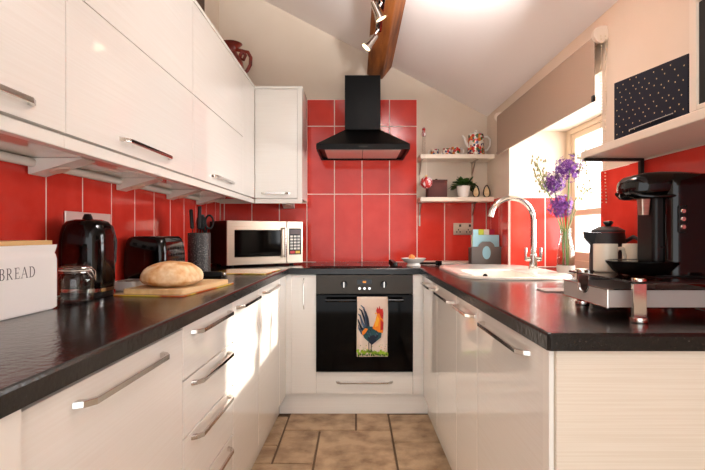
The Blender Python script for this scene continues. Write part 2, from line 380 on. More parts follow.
# right base run
RA = math.atan(.0113)
def right_pt(Y): return (.410+.0113*(3-Y), Y, 0)
def right_unit(label, y0, y1, hl, dep=.5, gap=.0026):
    yc = (y0+y1)/2; h = (y1-y0)/2
    t = thing('base_cabinet', label, 'cabinet', right_pt(yc), RA+pi, 'right base cabinets')   # local +x faces the room
    obj('carcass', box(-dep, -.02, -h+.004, h-.004, .126, .866 if dep > .1 else .866), creamedge, t, smooth=False)
    d = obj('door', box(-.0195, 0, -h+gap, h-gap, .126, .858, .0015, 2), cream, t)
    handle(d, 0, hl, .822)
right_unit('cream base cabinet on the right nearest the oven', 2.515, 2.985, .34, .15)
right_unit('cream base cabinet under the sink with towel reflection, second from oven', 2.05, 2.515, .36, .08)
right_unit('narrow cream base cabinet on the right, third from oven', 1.72, 2.05, .25, .5, .0006)
right_unit('cream base cabinet nearest the camera on the right', 1.12, 1.72, .40, .5)
ep = thing('end_panel', 'wide cream grained end panel closing the right units', 'panel', (.44, 1.064, 0))
obj('panel_board', box(-.004, .525, 0, .05, 0, .866, .0015, 1), creampanel, ep)
obj('edge_post', box(-.016, -.0045, .012, .05, .0, .866, .0015, 1), creamedge, ep)
bbr = obj('baseboard_right', box(.035, .05, -.94, .975, 0, .125), cream, smooth=False, kind='structure'); bbr.location = right_pt(2.06); bbr.rotation_euler = (0, 0, RA)

# worktop with a cut-out for the sink bowl
outer = [(-1.0, .64), (-.482, .64), (-.412, 3.0), (.392, 3.0), (.410, 1.052), (.4155, 1.045), (.962, 1.043), (.962, WY0+.003), (XW-.055, WY0+.003), (XW-.055, WY1-.009), (.960, WY1-.009), (.960, 3.61), (-1.0, 3.61)]
SX, SY, SHX, SHY = .775, 2.675, .275, .455
hole = [(p[0], p[1]) for p in rrect(SX-.045, SY-.14, .15, .24, .08, 0)]
def offset_poly(P, d):
    n = len(P); out = []
    for i in range(n):
        a, b, c = Vector(P[i-1]), Vector(P[i]), Vector(P[(i+1) % n])
        e1 = (b-a).normalized(); e2 = (c-b).normalized(); n1 = Vector((-e1.y, e1.x)); n2 = Vector((-e2.y, e2.x))
        m = (n1+n2).normalized(); out.append(tuple(b+m*(d/max(.3, m.dot(n1)))))
    return out
bm = bmesh.new()
def ring(P, z): return [bm.verts.new((p[0], p[1], z)) for p in P]
r0 = ring(offset_poly(outer, .006), ZT); r1 = ring(offset_poly(outer, .002), ZT-.002); r2 = ring(outer, ZT-.007); r3 = ring(outer, .868)
hT = ring(hole, ZT); hB = ring(hole, .868)
def skin(a, b):
    for i in range(len(a)): bm.faces.new((a[i], a[(i+1) % len(a)], b[(i+1) % len(b)], b[i]))
skin(r0, r1); skin(r1, r2); skin(r2, r3); skin(hT, hB)
for a, b in ((r0, hT), (r3, hB)):
    ed = [bm.edges.get((x[i], x[(i+1) % len(x)])) for x in (a, b) for i in range(len(x))]
    bmesh.ops.triangle_fill(bm, use_beauty=True, edges=ed)
bmesh.ops.recalc_face_normals(bm, faces=bm.faces[:])
tag(obj('worktop', bm, granite, smooth=False), 'glossy black speckled worktop running around three sides of the kitchen', 'worktop')

# wall cabinets, left run: fronts at x = -.68
def wall_unit(label, y0, y1, split=True, hl=.36, yd1=None):
    t = thing('wall_cabinet', label, 'cabinet', (-.68, (y0+y1)/2, 1.353), 0, 'left wall cabinets'); h = (y1-y0)/2
    obj('carcass', box(-.32, -.0205, -h+.0005, h-.0005, -.004, .735), under, t, smooth=False)
    obj('top_panel', box(-.32, .004, -h, h, .7355, .753, .0015, 1), creamedge, t)
    obj('light_rail', box(-.03, -.004, -h, h, -.034, -.0045, .0015, 1), creamedge, t)
    e = h if yd1 is None else yd1-(y0+y1)/2
    d = obj('door', box(-.02, 0, -h+.0018, e-.0018, .001, .345, .0015, 2), cream, t); handle(d, (e-h)/2, hl, .038, 'y', 0, .022)
    obj('door', box(-.02, 0, -h+.0018, e-.0018, .348, .735, .0015, 2), cream, t)
    if yd1 is not None: obj('filler_panel', box(-.02, 0, e, h, .001, .735, .0015, 1), cream, t)
wall_unit('cream lift-up wall cabinet nearest the camera, above the bread bin', .55, 1.149, hl=.34)
wall_unit('cream lift-up wall cabinet in the middle of the left wall', 1.149, 2.044)
wall_unit('cream lift-up wall cabinet on the left wall beside the back corner', 2.044, 3.288, yd1=2.95)
wc = thing('wall_cabinet', 'tall single-door cream wall cabinet on the back wall beside the hood', 'cabinet', (-.52, 3.29, 1.353))
obj('carcass', box(-.16, .157, .0205, .325, -.004, .735), creamedge, wc, smooth=False)
obj('side_panel', box(.127, .158, 0, .0203, -.034, .7352, .001, 1), creamedge, wc)
obj('top_panel', box(-.158, .16, -.003, .325, .7355, .753, .0015, 1), creamedge, wc)
obj('light_rail', box(-.158, .158, .003, .03, -.034, -.0045, .0015, 1), creamedge, wc)
d = obj('door', box(-.158, .126, 0, .02, .001, .733, .0015, 2), cream, wc); handle(d, -.02, .17, .034, 'x', 0, .02)

# under-cabinet wedge lights and conduit
def wedge(label, Y, loc=None, rz=0):
    t = thing('cabinet_light', label, 'light', loc or (-.93, Y, 1.3485), rz, 'under-cabinet wedge lights')
    obj('housing', prism([(-.068, 0), (.095, 0), (.095, -.003), (-.064, -.05), (-.068, -.048)], -.04, .04, 'XZ', bev=.001), creamedge, t)
    a = math.atan2(.047, .159)
    M = Matrix.Translation((.005, 0, -.0305)) @ Matrix.Rotation(-a, 4, 'Y')
    obj('lens', lathe([(0, -.006), (.026, -.006), (.03, 0), (0, 0)], 24, M=M), lens, t)
for Y, lb in ((1.53, 'above the kettle'), (2.08, 'above the toaster'), (2.62, 'above the knife block'), (3.1, 'in the left corner above the microwave')):
    wedge('cream wedge-shaped light under the wall cabinets ' + lb, Y)
wedge('cream wedge-shaped light under the back wall cabinet', 3.5, (-.49, 3.53, 1.3485), -pi/2)
tag(obj('cable_conduit', tube([(-.985, .3, 1.334), (-.985, 3.3, 1.334)], .0135, 12), creamedge), 'cream rounded conduit running along the top of the left tiles', 'conduit')

# ------------------------------------------------------------------ hood, hob
hd = thing('cooker_hood', 'black chimney cooker hood on the red tiled back wall', 'hood', (.045, YB-.009, 1.655))
obj('chimney', box(-.121, .121, -.29, 0, .165, .535, .002, 1), hoodm, hd)
q0 = [(-.3, -.48, .036), (.3, -.48, .036), (.3, 0, .036), (-.3, 0, .036)]; q1 = [(-.121, -.29, .164), (.121, -.29, .164), (.121, 0, .164), (-.121, 0, .164)]
obj('canopy', loft([q0, q1]), hoodm, hd, smooth=False)
bm = box(-.3, .3, -.48, -.465, 0, .0355, .0015, 1); box(-.3, -.285, -.465, 0, 0, .0355, bm=bm); box(.285, .3, -.465, 0, 0, .0355, bm=bm); box(-.285, .285, -.02, 0, 0, .0355, bm=bm)
box(-.284, .284, -.464, -.021, .016, .034, bm=bm)
rim = obj('rim', bm, hoodm, hd, smooth=False)
for a, b in ((-.25, -.002), (.002, .25)): obj('filter', box(a, b, -.40, -.05, .006, .0155, .002, 1), filterm, hd)
for a in (-.24, .24): obj('lamp', lathe([(0, 0), (.022, 0), (.024, .006), (0, .006)], 20, (a if abs(a) < .2 else a*.6, -.43, .009)), lens, hd)
obj('maker_mark', box(-.028, .028, -.4805, -.48, .016, .021), ovensteel, hd, smooth=False)
hb = thing('ceramic_hob', 'flat black glass hob set into the worktop under the hood', 'hob', (.0, 3.32, ZT+.0005))
obj('glass_plate', box(-.29, .29, -.25, .25, 0, .005, .002, 2), ovenglass, hb)
for (a, b, r) in ((-.14, -.11, .09), (-.14, .12, .07), (.1, .12, .09), (.1, -.11, .07)):
    bm = lathe([(r-.002, .0051), (r-.002, .0056), (r, .0056), (r, .0051)], 40, (a, b, 0)); obj('ring', bm, ovensteel, hb)
for i in range(4): obj('knob', lathe([(0, .024), (.015, .024), (.018, .018), (.019, .005), (0, .005)], 18, (.25, -.17+.11*i, 0)), black, hb)

# ------------------------------------------------------------------ tea towel with rooster print
tw = thing('tea_towel', 'cream tea towel printed with a rooster, hung on the oven handle', 'towel', (.098, 2.95, .7235))
W, H = .184, .345
def sheet(y0, H, n=12):
    bm = bmesh.new(); rows = []
    for j in range(n+1):
        rows.append([bm.verts.new((-W/2+W*i/8+.002*sin(j*.5), y0-.003*sin(i*.9)*j/n, -H*j/n)) for i in range(9)])
    for j in range(n):
        for i in range(8): bm.faces.new((rows[j][i], rows[j][i+1], rows[j+1][i+1], rows[j+1][i]))
    return bm
bm = sheet(-.0125, H); 
t2 = sheet(.0125, .26); merge(bm, t2)
arc = [(-.0125*cos(pi*k/8), .0125*sin(pi*k/8)) for k in range(9)]
t3 = bmesh.new(); rr = [[t3.verts.new((-W/2+W*i/8, a, b)) for i in range(9)] for a, b in arc]
for p, q in zip(rr, rr[1:]):
    for i in range(8): t3.faces.new((p[i], p[i+1], q[i+1], q[i]))
merge(bm, t3); bmesh.ops.remove_doubles(bm, verts=bm.verts, dist=.0005)
cl = obj('cloth', bm, towelm, tw)
sm = cl.modifiers.new('thickness', 'SOLIDIFY'); sm.thickness = .0015; sm.offset = 0
pm = [skyblue, ink, teal, orange, yellowp, redp, grass, grass2]
bm = bmesh.new(); lay = [0]
def patch(poly, mi):
    lay[0] += 1; d = -.0165-.00012*lay[0]
    vs_ = [bm.verts.new((-W/2+W*u, d, -H*v)) for u, v in poly]
    f = bm.faces.new(vs_); f.material_index = mi
def blob(u, v, ru, rv, mi, n=12, j=.25, rot=0):
    P = []
    for k in range(n):
        a = 2*pi*k/n; s = 1+random.uniform(-j, j); x, y_ = ru*cos(a)*s, rv*sin(a)*s
        P.append((u+x*cos(rot)-y_*sin(rot), v+x*sin(rot)+y_*cos(rot)))
    patch(P, mi)
def plume(pts, w0, mi):
    L = []; Rr = []
    for i, (u, v) in enumerate(pts):
        a = pts[max(i-1, 0)]; b = pts[min(i+1, len(pts)-1)]; dx, dy = b[0]-a[0], b[1]-a[1]; l = math.hypot(dx, dy) or 1
        w_ = w0*(1-.8*i/(len(pts)-1)); L.append((u-dy/l*w_, v+dx/l*w_*.6)); Rr.append((u+dy/l*w_, v-dx/l*w_*.6))
    patch(L+Rr[::-1], mi)
for i in range(16): blob(.03+.063*i, .92+random.uniform(-.02, .03), .05, .035, 6, 8, .4)
for i in range(14): blob(.05+.07*i, .965+random.uniform(-.01, .01), .03, .02, 7, 7, .4)
for i in range(22): blob(random.uniform(.08, .95), random.uniform(.78, .9), .012, .008, random.choice((6, 6, 7, 4)), 6, .3)
for pts, mi in (([(.35, .52), (.25, .35), (.15, .2), (.06, .16)], 1), ([(.33, .55), (.18, .42), (.1, .28), (.03, .25)], 0), ([(.34, .5), (.3, .3), (.22, .15), (.12, .1)], 0),
                ([(.3, .58), (.14, .5), (.05, .38), (.03, .34)], 1), ([(.28, .6), (.15, .58), (.06, .5), (.05, .44)], 0), ([(.36, .48), (.34, .34), (.28, .22), (.2, .17)], 1)):
    plume(pts, .055, mi)
patch([(.15, .53), (.3, .47), (.5, .47), (.66, .52), (.8, .56), (.78, .66), (.64, .72), (.5, .77), (.36, .73), (.22, .66)], 2)
patch([(.34, .66), (.5, .62), (.7, .62), (.62, .73), (.48, .79), (.4, .75)], 1)
patch([(.16, .56), (.26, .5), (.36, .51), (.28, .58), (.18, .63)], 3)
patch([(.68, .2), (.8, .24), (.86, .4), (.84, .58), (.7, .57), (.5, .5), (.6, .36)], 3)
patch([(.66, .28), (.72, .34), (.68, .46), (.58, .48), (.6, .38)], 4)
patch([(.76, .34), (.86, .4), (.85, .52), (.76, .54)], 5)
patch([(.62, .2), (.66, .13), (.7, .17), (.73, .11), (.77, .17), (.83, .16), (.86, .24), (.84, .34), (.78, .32), (.72, .24), (.66, .25)], 5)
patch([(.62, .22), (.58, .25), (.66, .26)], 4)
for u in (.38, .47): patch([(u-.012, .74), (u+.014, .74), (u+.006, .9), (u-.014, .9)], 1); patch([(u-.06, .91), (u, .88), (u+.06, .92), (u, .9)], 1)
for i in range(10): blob(random.uniform(.3, .66), random.uniform(.52, .7), .03, .012, random.choice((1, 0, 2)), 6, .3, .6)
obj('rooster_print', bm, pm, tw, smooth=False)

# ------------------------------------------------------------------ left worktop things
Z = ZT + .0005
bb_ = thing('bread_bin', 'white enamel bread bin lettered BREAD with a wooden lid', 'bread bin', (-.925, 1.235, Z), R(-3))
LY, DX = .17, .068
prof = [(1.0, 0), (1.0, .14), (.985, .152), (.97, .158), (.985, .166), (1.0, .176), (1.0, .181)]
rings = [rrect(0, 0, DX*(s if s < 1 else 1), LY*(1-(1-s)*1.4), .014, z, 4) for s, z in [(.94, 0), (1, .006)]+prof[1:]]
obj('bin_body', loft(rings), enamel, bb_)
obj('lid', loft([rrect(0, 0, DX-.008, LY-.012, .01, .1813, 4), rrect(0, 0, DX-.008, LY-.012, .01, .193, 4)]), lidwood, bb_)
# serif capitals as flat print on the face x = DX
bm = bmesh.new()
def seg2(p, q, wd, ox):
    (a, b), (c, d) = p, q; dx, dy = c-a, d-b; l = math.hypot(dx, dy); nx, ny = -dy/l*wd/2, dx/l*wd/2
    v = [(a+nx, b+ny), (a-nx, b-ny), (c-nx, d-ny), (c+nx, d+ny)]
    bm.faces.new([bm.verts.new((DX+.0005, ox+u, z_)) for u, z_ in v])
def arcs(cx, cy, rx, ry, a0, a1, wt, ox):
    n = 10
    for k in range(n):
        A = R(a0+(a1-a0)*k/n); B_ = R(a0+(a1-a0)*(k+1)/n); m_ = abs(cos((A+B_)/2))
        seg2((cx+rx*cos(A), cy+ry*sin(A)), (cx+rx*cos(B_)*1.0, cy+ry*sin(B_)), .0012+wt*m_, ox)
h_ = .027; zb = .098; ST = .0032; TH = .0012
def serif(x, y_, ox): seg2((x-.004, y_), (x+.004, y_), TH, ox)
def L_B(ox):
    seg2((.004, zb), (.004, zb+h_), ST, ox); serif(.003, zb, ox); serif(.003, zb+h_, ox)
    seg2((.004, zb+h_), (.009, zb+h_), TH, ox); seg2((.004, zb+.0145), (.009, zb+.0145), TH, ox); seg2((.004, zb), (.009, zb), TH, ox)
    arcs(.009, zb+.0208, .0055, .0062, -90, 90, .0022, ox); arcs(.009, zb+.0072, .0068, .0072, -90, 90, .0022, ox)
def L_R(ox):
    seg2((.004, zb), (.004, zb+h_), ST, ox); serif(.003, zb, ox); serif(.003, zb+h_, ox)
    seg2((.004, zb+h_), (.009, zb+h_), TH, ox); seg2((.004, zb+.0135), (.009, zb+.0135), TH, ox); arcs(.009, zb+.0202, .006, .0067, -90, 90, .0022, ox)
    seg2((.0085, zb+.0135), (.018, zb), ST*.9, ox); seg2((.016, zb), (.021, zb), TH, ox)
def L_E(ox):
    seg2((.004, zb), (.004, zb+h_), ST, ox); serif(.003, zb, ox); serif(.003, zb+h_, ox)
    for zz, l in ((0, .016), (.0138, .012), (.027, .015)): seg2((.004, zb+zz), (l, zb+zz), TH, ox)
    seg2((.016, zb), (.0172, zb+.006), TH, ox); seg2((.015, zb+h_), (.0156, zb+h_-.006), TH, ox); seg2((.012, zb+.011), (.012, zb+.0166), TH, ox)
def L_A(ox):
    seg2((.001, zb), (.0105, zb+h_+.001), TH*1.2, ox); seg2((.0105, zb+h_+.001), (.020, zb), ST, ox); seg2((.005, zb+.0095), (.0165, zb+.0095), TH, ox); serif(.001, zb, ox); serif(.020, zb, ox)
def L_D(ox):
    seg2((.004, zb), (.004, zb+h_), ST, ox); serif(.003, zb, ox); serif(.003, zb+h_, ox)
    seg2((.004, zb), (.008, zb), TH, ox); seg2((.004, zb+h_), (.008, zb+h_), TH, ox); arcs(.008, zb+h_/2, .0115, h_/2, -90, 90, .0024, ox)
ox = -.052
for fn, adv in ((L_B, .0225), (L_R, .0265), (L_E, .0225), (L_A, .027), (L_D, .024)): fn(ox); ox += adv*1.03
bmesh.ops.recalc_face_normals(bm, faces=bm.faces[:])
obj('lettering', bm, letter, bb_, smooth=False)

kt = thing('kettle', 'glossy black kettle with chrome base band beside the bread bin', 'kettle', (-.912, 1.665, Z))
kt.scale = (.87, .87, 1.03)
pf = [(0, 0), (.078, 0), (.084, .008), (.085, .02)]
def kring(s, z): return rrect(0, 0, .088*s, .088*s, .06*s, z, 6)
obj('body', loft([kring(.97, .03), kring(1.0, .05), kring(1.0, .15), kring(.99, .18), kring(.95, .208), kring(.87, .231), kring(.74, .245), kring(.5, .2515)]), black, kt)
obj('base', loft([kring(.9, 0), kring(.94, .004), kring(.94, .018)]), black2, kt)
obj('chrome_band', loft([kring(.985, .0185), kring(.99, .0295)]), chrome, kt)
obj('lid_knob', lathe([(0, .019), (.012, .018), (.016, .01), (.02, 0)], 18, (0, 0, .2515)), black2, kt)
obj('handle', tube([(.02, .085, .235), (.03, .12, .225), (.034, .14, .18), (.034, .135, .11), (.025, .105, .06), (.02, .08, .055)], [.012, .012, .013, .012, .011, .01], 10), black2, kt)
obj('spout', loft([[(-.02, -.07, .19), (.02, -.07, .19), (.012, -.084, .235), (-.012, -.084, .235)], [(-.014, -.092, .205), (.014, -.092, .205), (.01, -.1, .24), (-.01, -.1, .24)]]), black, kt) if False else None
sp = thing('socket_plate', 'wide polished steel socket plate on the red tiles behind the kettle', 'socket', (XL+.0085, 1.835, 1.088))
obj('plate', box(0, .006, -.155, .155, 0, .108, .002, 2), platem, sp)
for yy in (-.1, 0, .1): obj('outlet', box(.006, .008, yy-.02, yy+.02, .01, .04, .001, 1), black2, sp)
jr = thing('clip_top_jar', 'glass clip-top storage jar between the bread bin and kettle', 'jar', (-.862, 1.505, Z))
jr.scale = (.97, .97, 1.12)
bm = lathe([(0, .003), (.048, .003), (.053, .01), (.054, .06), (.05, .072), (.043, .08), (.043, .088), (.0395, .088), (.0395, .08), (.046, .07), (.05, .058), (.05, .012), (.046, .007), (0, .007)], 32)
obj('glass_body', bm, jarglass, jr)
obj('glass_lid', lathe([(0, .105), (.03, .105), (.044, .099), (.046, .0905), (0, .0905)], 32), jarglass, jr)
obj('seal', lathe([(.040, .0882), (.0465, .0882), (.0465, .0903), (.040, .0903)], 32), whitep, jr)
bm = bmesh.new()
for zz, rr_ in ((.0835, .0455), (.096, .0475)): tube([(rr_*cos(2*pi*k/28), rr_*sin(2*pi*k/28), zz) for k in range(29)], .0013, 6, bm)
tube([(.046, .01, .096), (.06, .008, .085), (.064, 0, .06), (.06, -.01, .085), (.046, -.01, .096)], .0013, 6, bm)
tube([(.0455, .012, .0835), (.058, .01, .07), (.058, -.01, .07), (.0455, -.012, .0835)], .0013, 6, bm)
obj('wire_clip', bm, chrome, jr)

ts = thing('toaster', 'glossy black toaster with diamond-patterned side behind the loaf', 'toaster', (-.896, 2.195, Z))
HX, HY = .093, .135
rings = [rrect(0, 0, HX*a, HY*b, .03, z, 6) for a, b, z in ((.9, .94, .008), (.98, .98, .02), (1, 1, .07), (.98, .99, .13), (.92, .96, .17), (.84, .92, .19), (.74, .86, .1985))]
obj('shell', loft(rings), black, ts)
obj('foot_base', box(-.075, .075, -.115, .115, 0, .0078), black2, ts, smooth=False)
for xx in (-.03, .03): obj('slot', box(xx-.013, xx+.013, -.1, .1, .197, .1995), chrome, ts, smooth=False)
bm = bmesh.new()
for i in range(7):
    for j in range(5):
        cy_, cz_ = -.09+.03*i, .04+.026*j
        xx = HX*(1 if cz_ < .08 else .985 if cz_ < .13 else .955)-.001
        t = bmesh.new(); c = t.verts.new((xx+.006, cy_, cz_)); P = [t.verts.new((xx-.002, cy_+.0145*a, cz_+.0125*b)) for a, b in ((1, 0), (0, 1), (-1, 0), (0, -1))]
        for k in range(4): t.faces.new((c, P[k], P[(k+1) % 4]))
        merge(bm, t)
bmesh.ops.recalc_face_normals(bm, faces=bm.faces[:])
obj('diamond_relief', bm, black, ts, smooth=False)
obj('lever', box(-.015, .015, -.152, -.133, .12, .13, .002, 1), chrome, ts) if False else None

gb = tag(obj('glass_board', loft([rrect(0, 0, .128, .225, .012, z, 4) for z in (0, .0045)]), board_glass), 'yellow printed glass worktop saver beneath the wooden bread board', 'worktop saver'); gb.location = (-.672, 1.87, Z); gb.rotation_euler = (0, 0, R(-8))
wb = tag(obj('bread_board', loft([rrect(0, 0, .112*s, .195, .012, z, 4) for s, z in ((1, 0), (1, .014), (.985, .0155))]), palewood), 'pale wooden bread board under the loaf', 'board'); wb.location = (-.668, 1.865, Z+.005); wb.rotation_euler = (0, 0, R(-8))
bm = bmesh.new(); t = bmesh.new(); bmesh.ops.create_icosphere(t, subdivisions=5, radius=1)
from mathutils import noise as mn
for v in t.verts:
    p = v.co.copy(); n_ = mn.noise(p*1.7)*.06+mn.noise(p*5)*.018+mn.noise(p*14)*.006
    r_ = 1+n_; x, y_, z_ = p.x*r_, p.y*r_, p.z*r_
    z_ = z_**.82 if z_ > 0 else z_*.42
    bulge = 1 - .05*max(0, -z_)
    v.co = (x*.108*bulge, y_*.118*bulge, z_*.066)
mz = min(v.co.z for v in t.verts)
for v in t.verts:
    v.co.z -= mz; v.co.z = max(v.co.z, .004)-.004
merge(bm, t)
lf = tag(obj('bread_loaf', bm, loafm), 'round crusty flour-dusted loaf of bread on the wooden board', 'bread'); lf.location = (-.672, 1.80, Z+.0208)
ds = thing('jam_dish', 'small white dish of mini jam pots beside the loaf', 'dish', (-.85, 1.86, Z), R(-8))
obj('dish', loft([rrect(0, 0, .04, .05, .012, 0), rrect(0, 0, .047, .058, .014, .034), rrect(0, 0, .044, .055, .013, .034), rrect(0, 0, .038, .048, .011, .006)]), white, ds)
for i, (a, b) in enumerate(((-.02, -.03), (.02, -.03), (-.02, .005), (.02, .005), (0, .036))):
    j = obj('jam_pot', lathe([(0, 0), (.014, 0), (.017, .026), (0, .026)], 14, (a, b, .0065)), jam, ds); obj('foil_lid', lathe([(0, .0262), (.0185, .0262), (.0185, .0285), (0, .0285)], 14, (a, b, .0065)), steel, j)
kb = thing('knife_block', 'speckled black round knife block holding knives and scissors', 'knife block', (-.80, 2.50, Z))
obj('block', lathe([(0, 0), (.054, 0), (.056, .003), (.056, .212), (.053, .215), (0, .214)], 32), knifeblock, kb)
kn = [(-.03, -.012, .10, -.06), (.012, -.02, .12, .04), (.03, .012, .085, .1)]
def knife(x, y_, L, tilt, lab):
    t = tag(obj('kitchen_knife', box(-.009, .009, -.013, .013, 0, L, .006, 3, bm=box(-.001, .001, -.012, .012, -.02, .002)), [black2]), lab, 'knife', 'knives in the block')
    t.location = (-.80+x, 2.50+y_, Z+.2345); t.rotation_euler = (tilt*.6, tilt, .4)
knife(-.032, -.01, .10, -.06, 'black-handled knife at the left of the knife block')
knife(.006, -.022, .115, .03, 'tallest black-handled knife at the front of the knife block')
knife(.004, .03, .075, .05, 'short black-handled knife at the rear of the knife block')
scs = thing('scissors', 'black-handled scissors standing in the knife block', 'scissors', (-.772, 2.51, Z+.215), .25)
for s in (-1, 1):
    c_ = [(.0+s*.02+.019*cos(2*pi*k/20), 0, .055+.034*sin(2*pi*k/20)) for k in range(21)]
    b = obj('finger_loop', tube(c_, .0055, 8, tube([(s*.004, 0, -.0005), (s*.008, 0, .03)], .005, 8)), black2, scs)
mw = thing('microwave', 'stainless steel microwave with dark window set across the corner', 'microwave', (-.79, 3.0, Z), math.atan2(.3, .433))
mwx = .527
obj('casing', box(.002, mwx-.002, .022, .335, .012, .292, .004, 2), black2, mw)
dr = obj('door', box(0, .405, 0, .0215, .013, .291, .004, 2), steel, mw)
obj('window', box(.045, .365, -.0015, .004, .06, .235, .006, 2), ovenglass, dr)
obj('pane_frame', box(.085, .325, -.0022, -.0012, .085, .215, .0003, 1), black2, dr) if False else None
bm = tube([(.383, -.028, .055), (.383, -.028, .25)], .0075, 12)
for zz in (.062, .243): tube([(.383, 0, zz), (.383, -.028, zz)], .006, 8, bm)
obj('handle', bm, chrome, dr)
pnl = obj('control_panel', box(.407, mwx, 0, .0215, .013, .291, .004, 2), steel, mw)
obj('keypad', box(.422, .512, -.0012, .004, .07, .245, .0005, 1), black2, pnl)
obj('display', box(.43, .504, -.002, 0, .205, .236), jam, pnl, smooth=False)
for r_ in range(5):
    for c_ in range(3):
        m_ = wbtn
        obj('button', box(.431+.026*c_, .451+.026*c_, -.0028, 0, .104+.02*r_, .117+.02*r_, .0008, 1), m_, pnl)
obj('button', box(.431, .464, -.0028, 0, .078, .095, .0008, 1), redbtn, pnl, label='red stop button'); obj('button', box(.47, .503, -.0028, 0, .078, .095, .0008, 1), yelbtn, pnl, label='yellow start button')
for a in (.05, .47):
    for b in (.06, .29): obj('foot', lathe([(0, 0), (.014, 0), (.015, .0118), (0, .0118)], 14, (a, b, 0)), black2, mw)
g2 = tag(obj('glass_board', loft([rrect(0, 0, .15, .16, .012, z, 4) for z in (0, .0045)]), board_glass), 'printed glass worktop saver lying in front of the microwave', 'worktop saver'); g2.location = (-.60, 2.70, Z); g2.rotation_euler = (0, 0, R(-6))
ks = thing('knife_sharpener', 'small black hand-held sharpener with steel end lying by the knife block', 'sharpener', (-.69, 2.36, Z), R(6))
obj('grip', box(-.09, .045, -.018, .018, 0, .028, .007, 3), black2, ks); obj('steel_end', box(.0455, .064, -.014, .014, .004, .024, .005, 2), chrome, ks)
# jug and crate on top of the wall cabinets
jg = thing('ornamental_jug', 'dark red glazed jug with curled handle on top of the wall cabinets', 'jug', (-.865, 3.40, 2.1065))
obj('body', lathe([(0, 0), (.055, 0), (.06, .01), (.05, .03), (.075, .08), (.09, .14), (.08, .2), (.05, .245), (.038, .27), (.045, .30), (.075, .325), (.07, .326), (.04, .302), (.03, .27), (.04, .24), (0, .2)], 28), terracotta, jg)
H0 = [(.04, 0, .285), (.08, 0, .275), (.098, 0, .245), (.085, 0, .215), (.062, 0, .225), (.062, 0, .25), (.085, 0, .275), (.115, 0, .268), (.135, 0, .23), (.132, 0, .18), (.11, 0, .14), (.088, 0, .125)]
obj('handle', tube(H0, .0125, 10), terracotta, jg)
cr = thing('wooden_crate', 'dark wooden crate standing on the left wall cabinets at the picture top', 'crate', (-.88, 2.3, 2.1065))
for s in (-1, 1):
    obj('side_board', box(s*.1-.008, s*.1+.008, -.2, .2, 0, .26, .002, 1), darkwood, cr); obj('end_board', box(-.0915, .0915, s*.19-.008, s*.19+.008, 0, .26, .002, 1), darkwood, cr)
obj('bottom_board', box(-.0915, .0915, -.1815, .1815, 0, .012), darkwood, cr, smooth=False)

# ------------------------------------------------------------------ back shelves and what stands on them
def shelf(label, z, xr):
    t = thing('wall_shelf', label, 'shelf', (.45, 3.42, z), 0, 'white shelves on the back wall')
    y1 = YB-3.42-.001
    obj('board', box(0, xr-.45, 0, y1 if z > 1.4 else y1-.008, -.03, 0, .002, 1), plastic, t)
    for bx in (.012, .40):
        yb = y1 if z > 1.4 else y1-.008
        bm = box(bx, bx+.012, .03, yb, -.038, -.0305); box(bx, bx+.012, yb-.006, yb, -.2, -.038, bm=bm)
        tube([(bx+.006, .10, -.04), (bx+.006, yb-.003, -.12)], .004, 6, bm)
        obj('bracket', bm, steel, t, smooth=False)
shelf('upper white wall shelf holding the floral coffee pot', 1.671, .968)
shelf('lower white wall shelf holding the plant and brown box', 1.371, .968)
zu, zl = 1.6715, 1.3715
def mug(name, label, x, y_, z, r, h, m, hang, grp, cat='mug'):
    t = thing(name, label, cat, (x, y_, z), hang, grp)
    obj('cup', lathe([(0, 0), (r*.9, 0), (r, .004), (r, h), (r-.003, h), (r-.004, .008), (0, .007)], 28), m, t)
    obj('handle', tube([(r-.001, 0, h*.84), (r+h*.25, 0, h*.82), (r+h*.36, 0, h*.55), (r+h*.25, 0, h*.26), (r-.001, 0, h*.2)], min(.005, h*.07), 8), m if m is not floral else white, t)
    return t
mug('espresso_cup', 'small floral espresso cup at the left of the upper shelf', .566, 3.52, zu, .03, .048, floral, pi, 'floral cups on the upper shelf', 'cup')
mug('espresso_cup', 'small floral espresso cup second from left on the upper shelf', .645, 3.49, zu, .03, .048, floral, pi*.7, 'floral cups on the upper shelf', 'cup')
mug('coffee_mug', 'floral mug next to the coffee pot on the upper shelf', .715, 3.51, zu, .033, .062, floral, 0, 'floral cups on the upper shelf')
cpot = thing('coffee_pot', 'tall floral coffee pot with white handle and lid on the upper shelf', 'coffee pot', (.862, 3.52, zu))
obj('pot', lathe([(0, 0), (.058, 0), (.062, .005), (.055, .15), (.052, .155), (0, .155)], 32), floral, cpot)
lidp = obj('lid', lathe([(0, .016), (.03, .013), (.052, .003), (.053, 0), (0, 0)], 28, (0, 0, .1555)), white, cpot); obj('knob', ball((0, 0, .18), (.009, .009, .009)), white, lidp)
obj('handle', tube([(.053, 0, .14), (.085, 0, .14), (.102, 0, .12), (.10, 0, .075), (.08, 0, .045), (.058, 0, .045)], .0065, 10), white, cpot)
obj('spout', tube([(-.052, 0, .07), (-.072, 0, .10), (-.082, 0, .13), (-.098, 0, .15)], [.014, .011, .009, .007], 10), white, cpot)
fg = thing('hanging_figure', 'tiny red and white figure topping a slim clear stand on the upper shelf', 'ornament', (.487, 3.52, zu))
obj('stand', lathe([(0, 0), (.02, 0), (.02, .004), (.012, .006), (.012, .14), (0, .14)], 16), jarglass, fg)
obj('figure', lathe([(0, .141), (.014, .141), (.017, .16), (.010, .178), (.013, .19), (.008, .204), (0, .212)], 14), bauble, fg)
obj('wire_loop', tube([(0, 0, .21), (-.012, 0, .235), (0, 0, .262), (.013, 0, .238), (.003, 0, .212)], .0015, 6), brassy, fg)
bl = thing('glass_bauble', 'red and white swirled glass bauble hanging below the upper shelf', 'bauble', (.487, 3.392, 1.469))
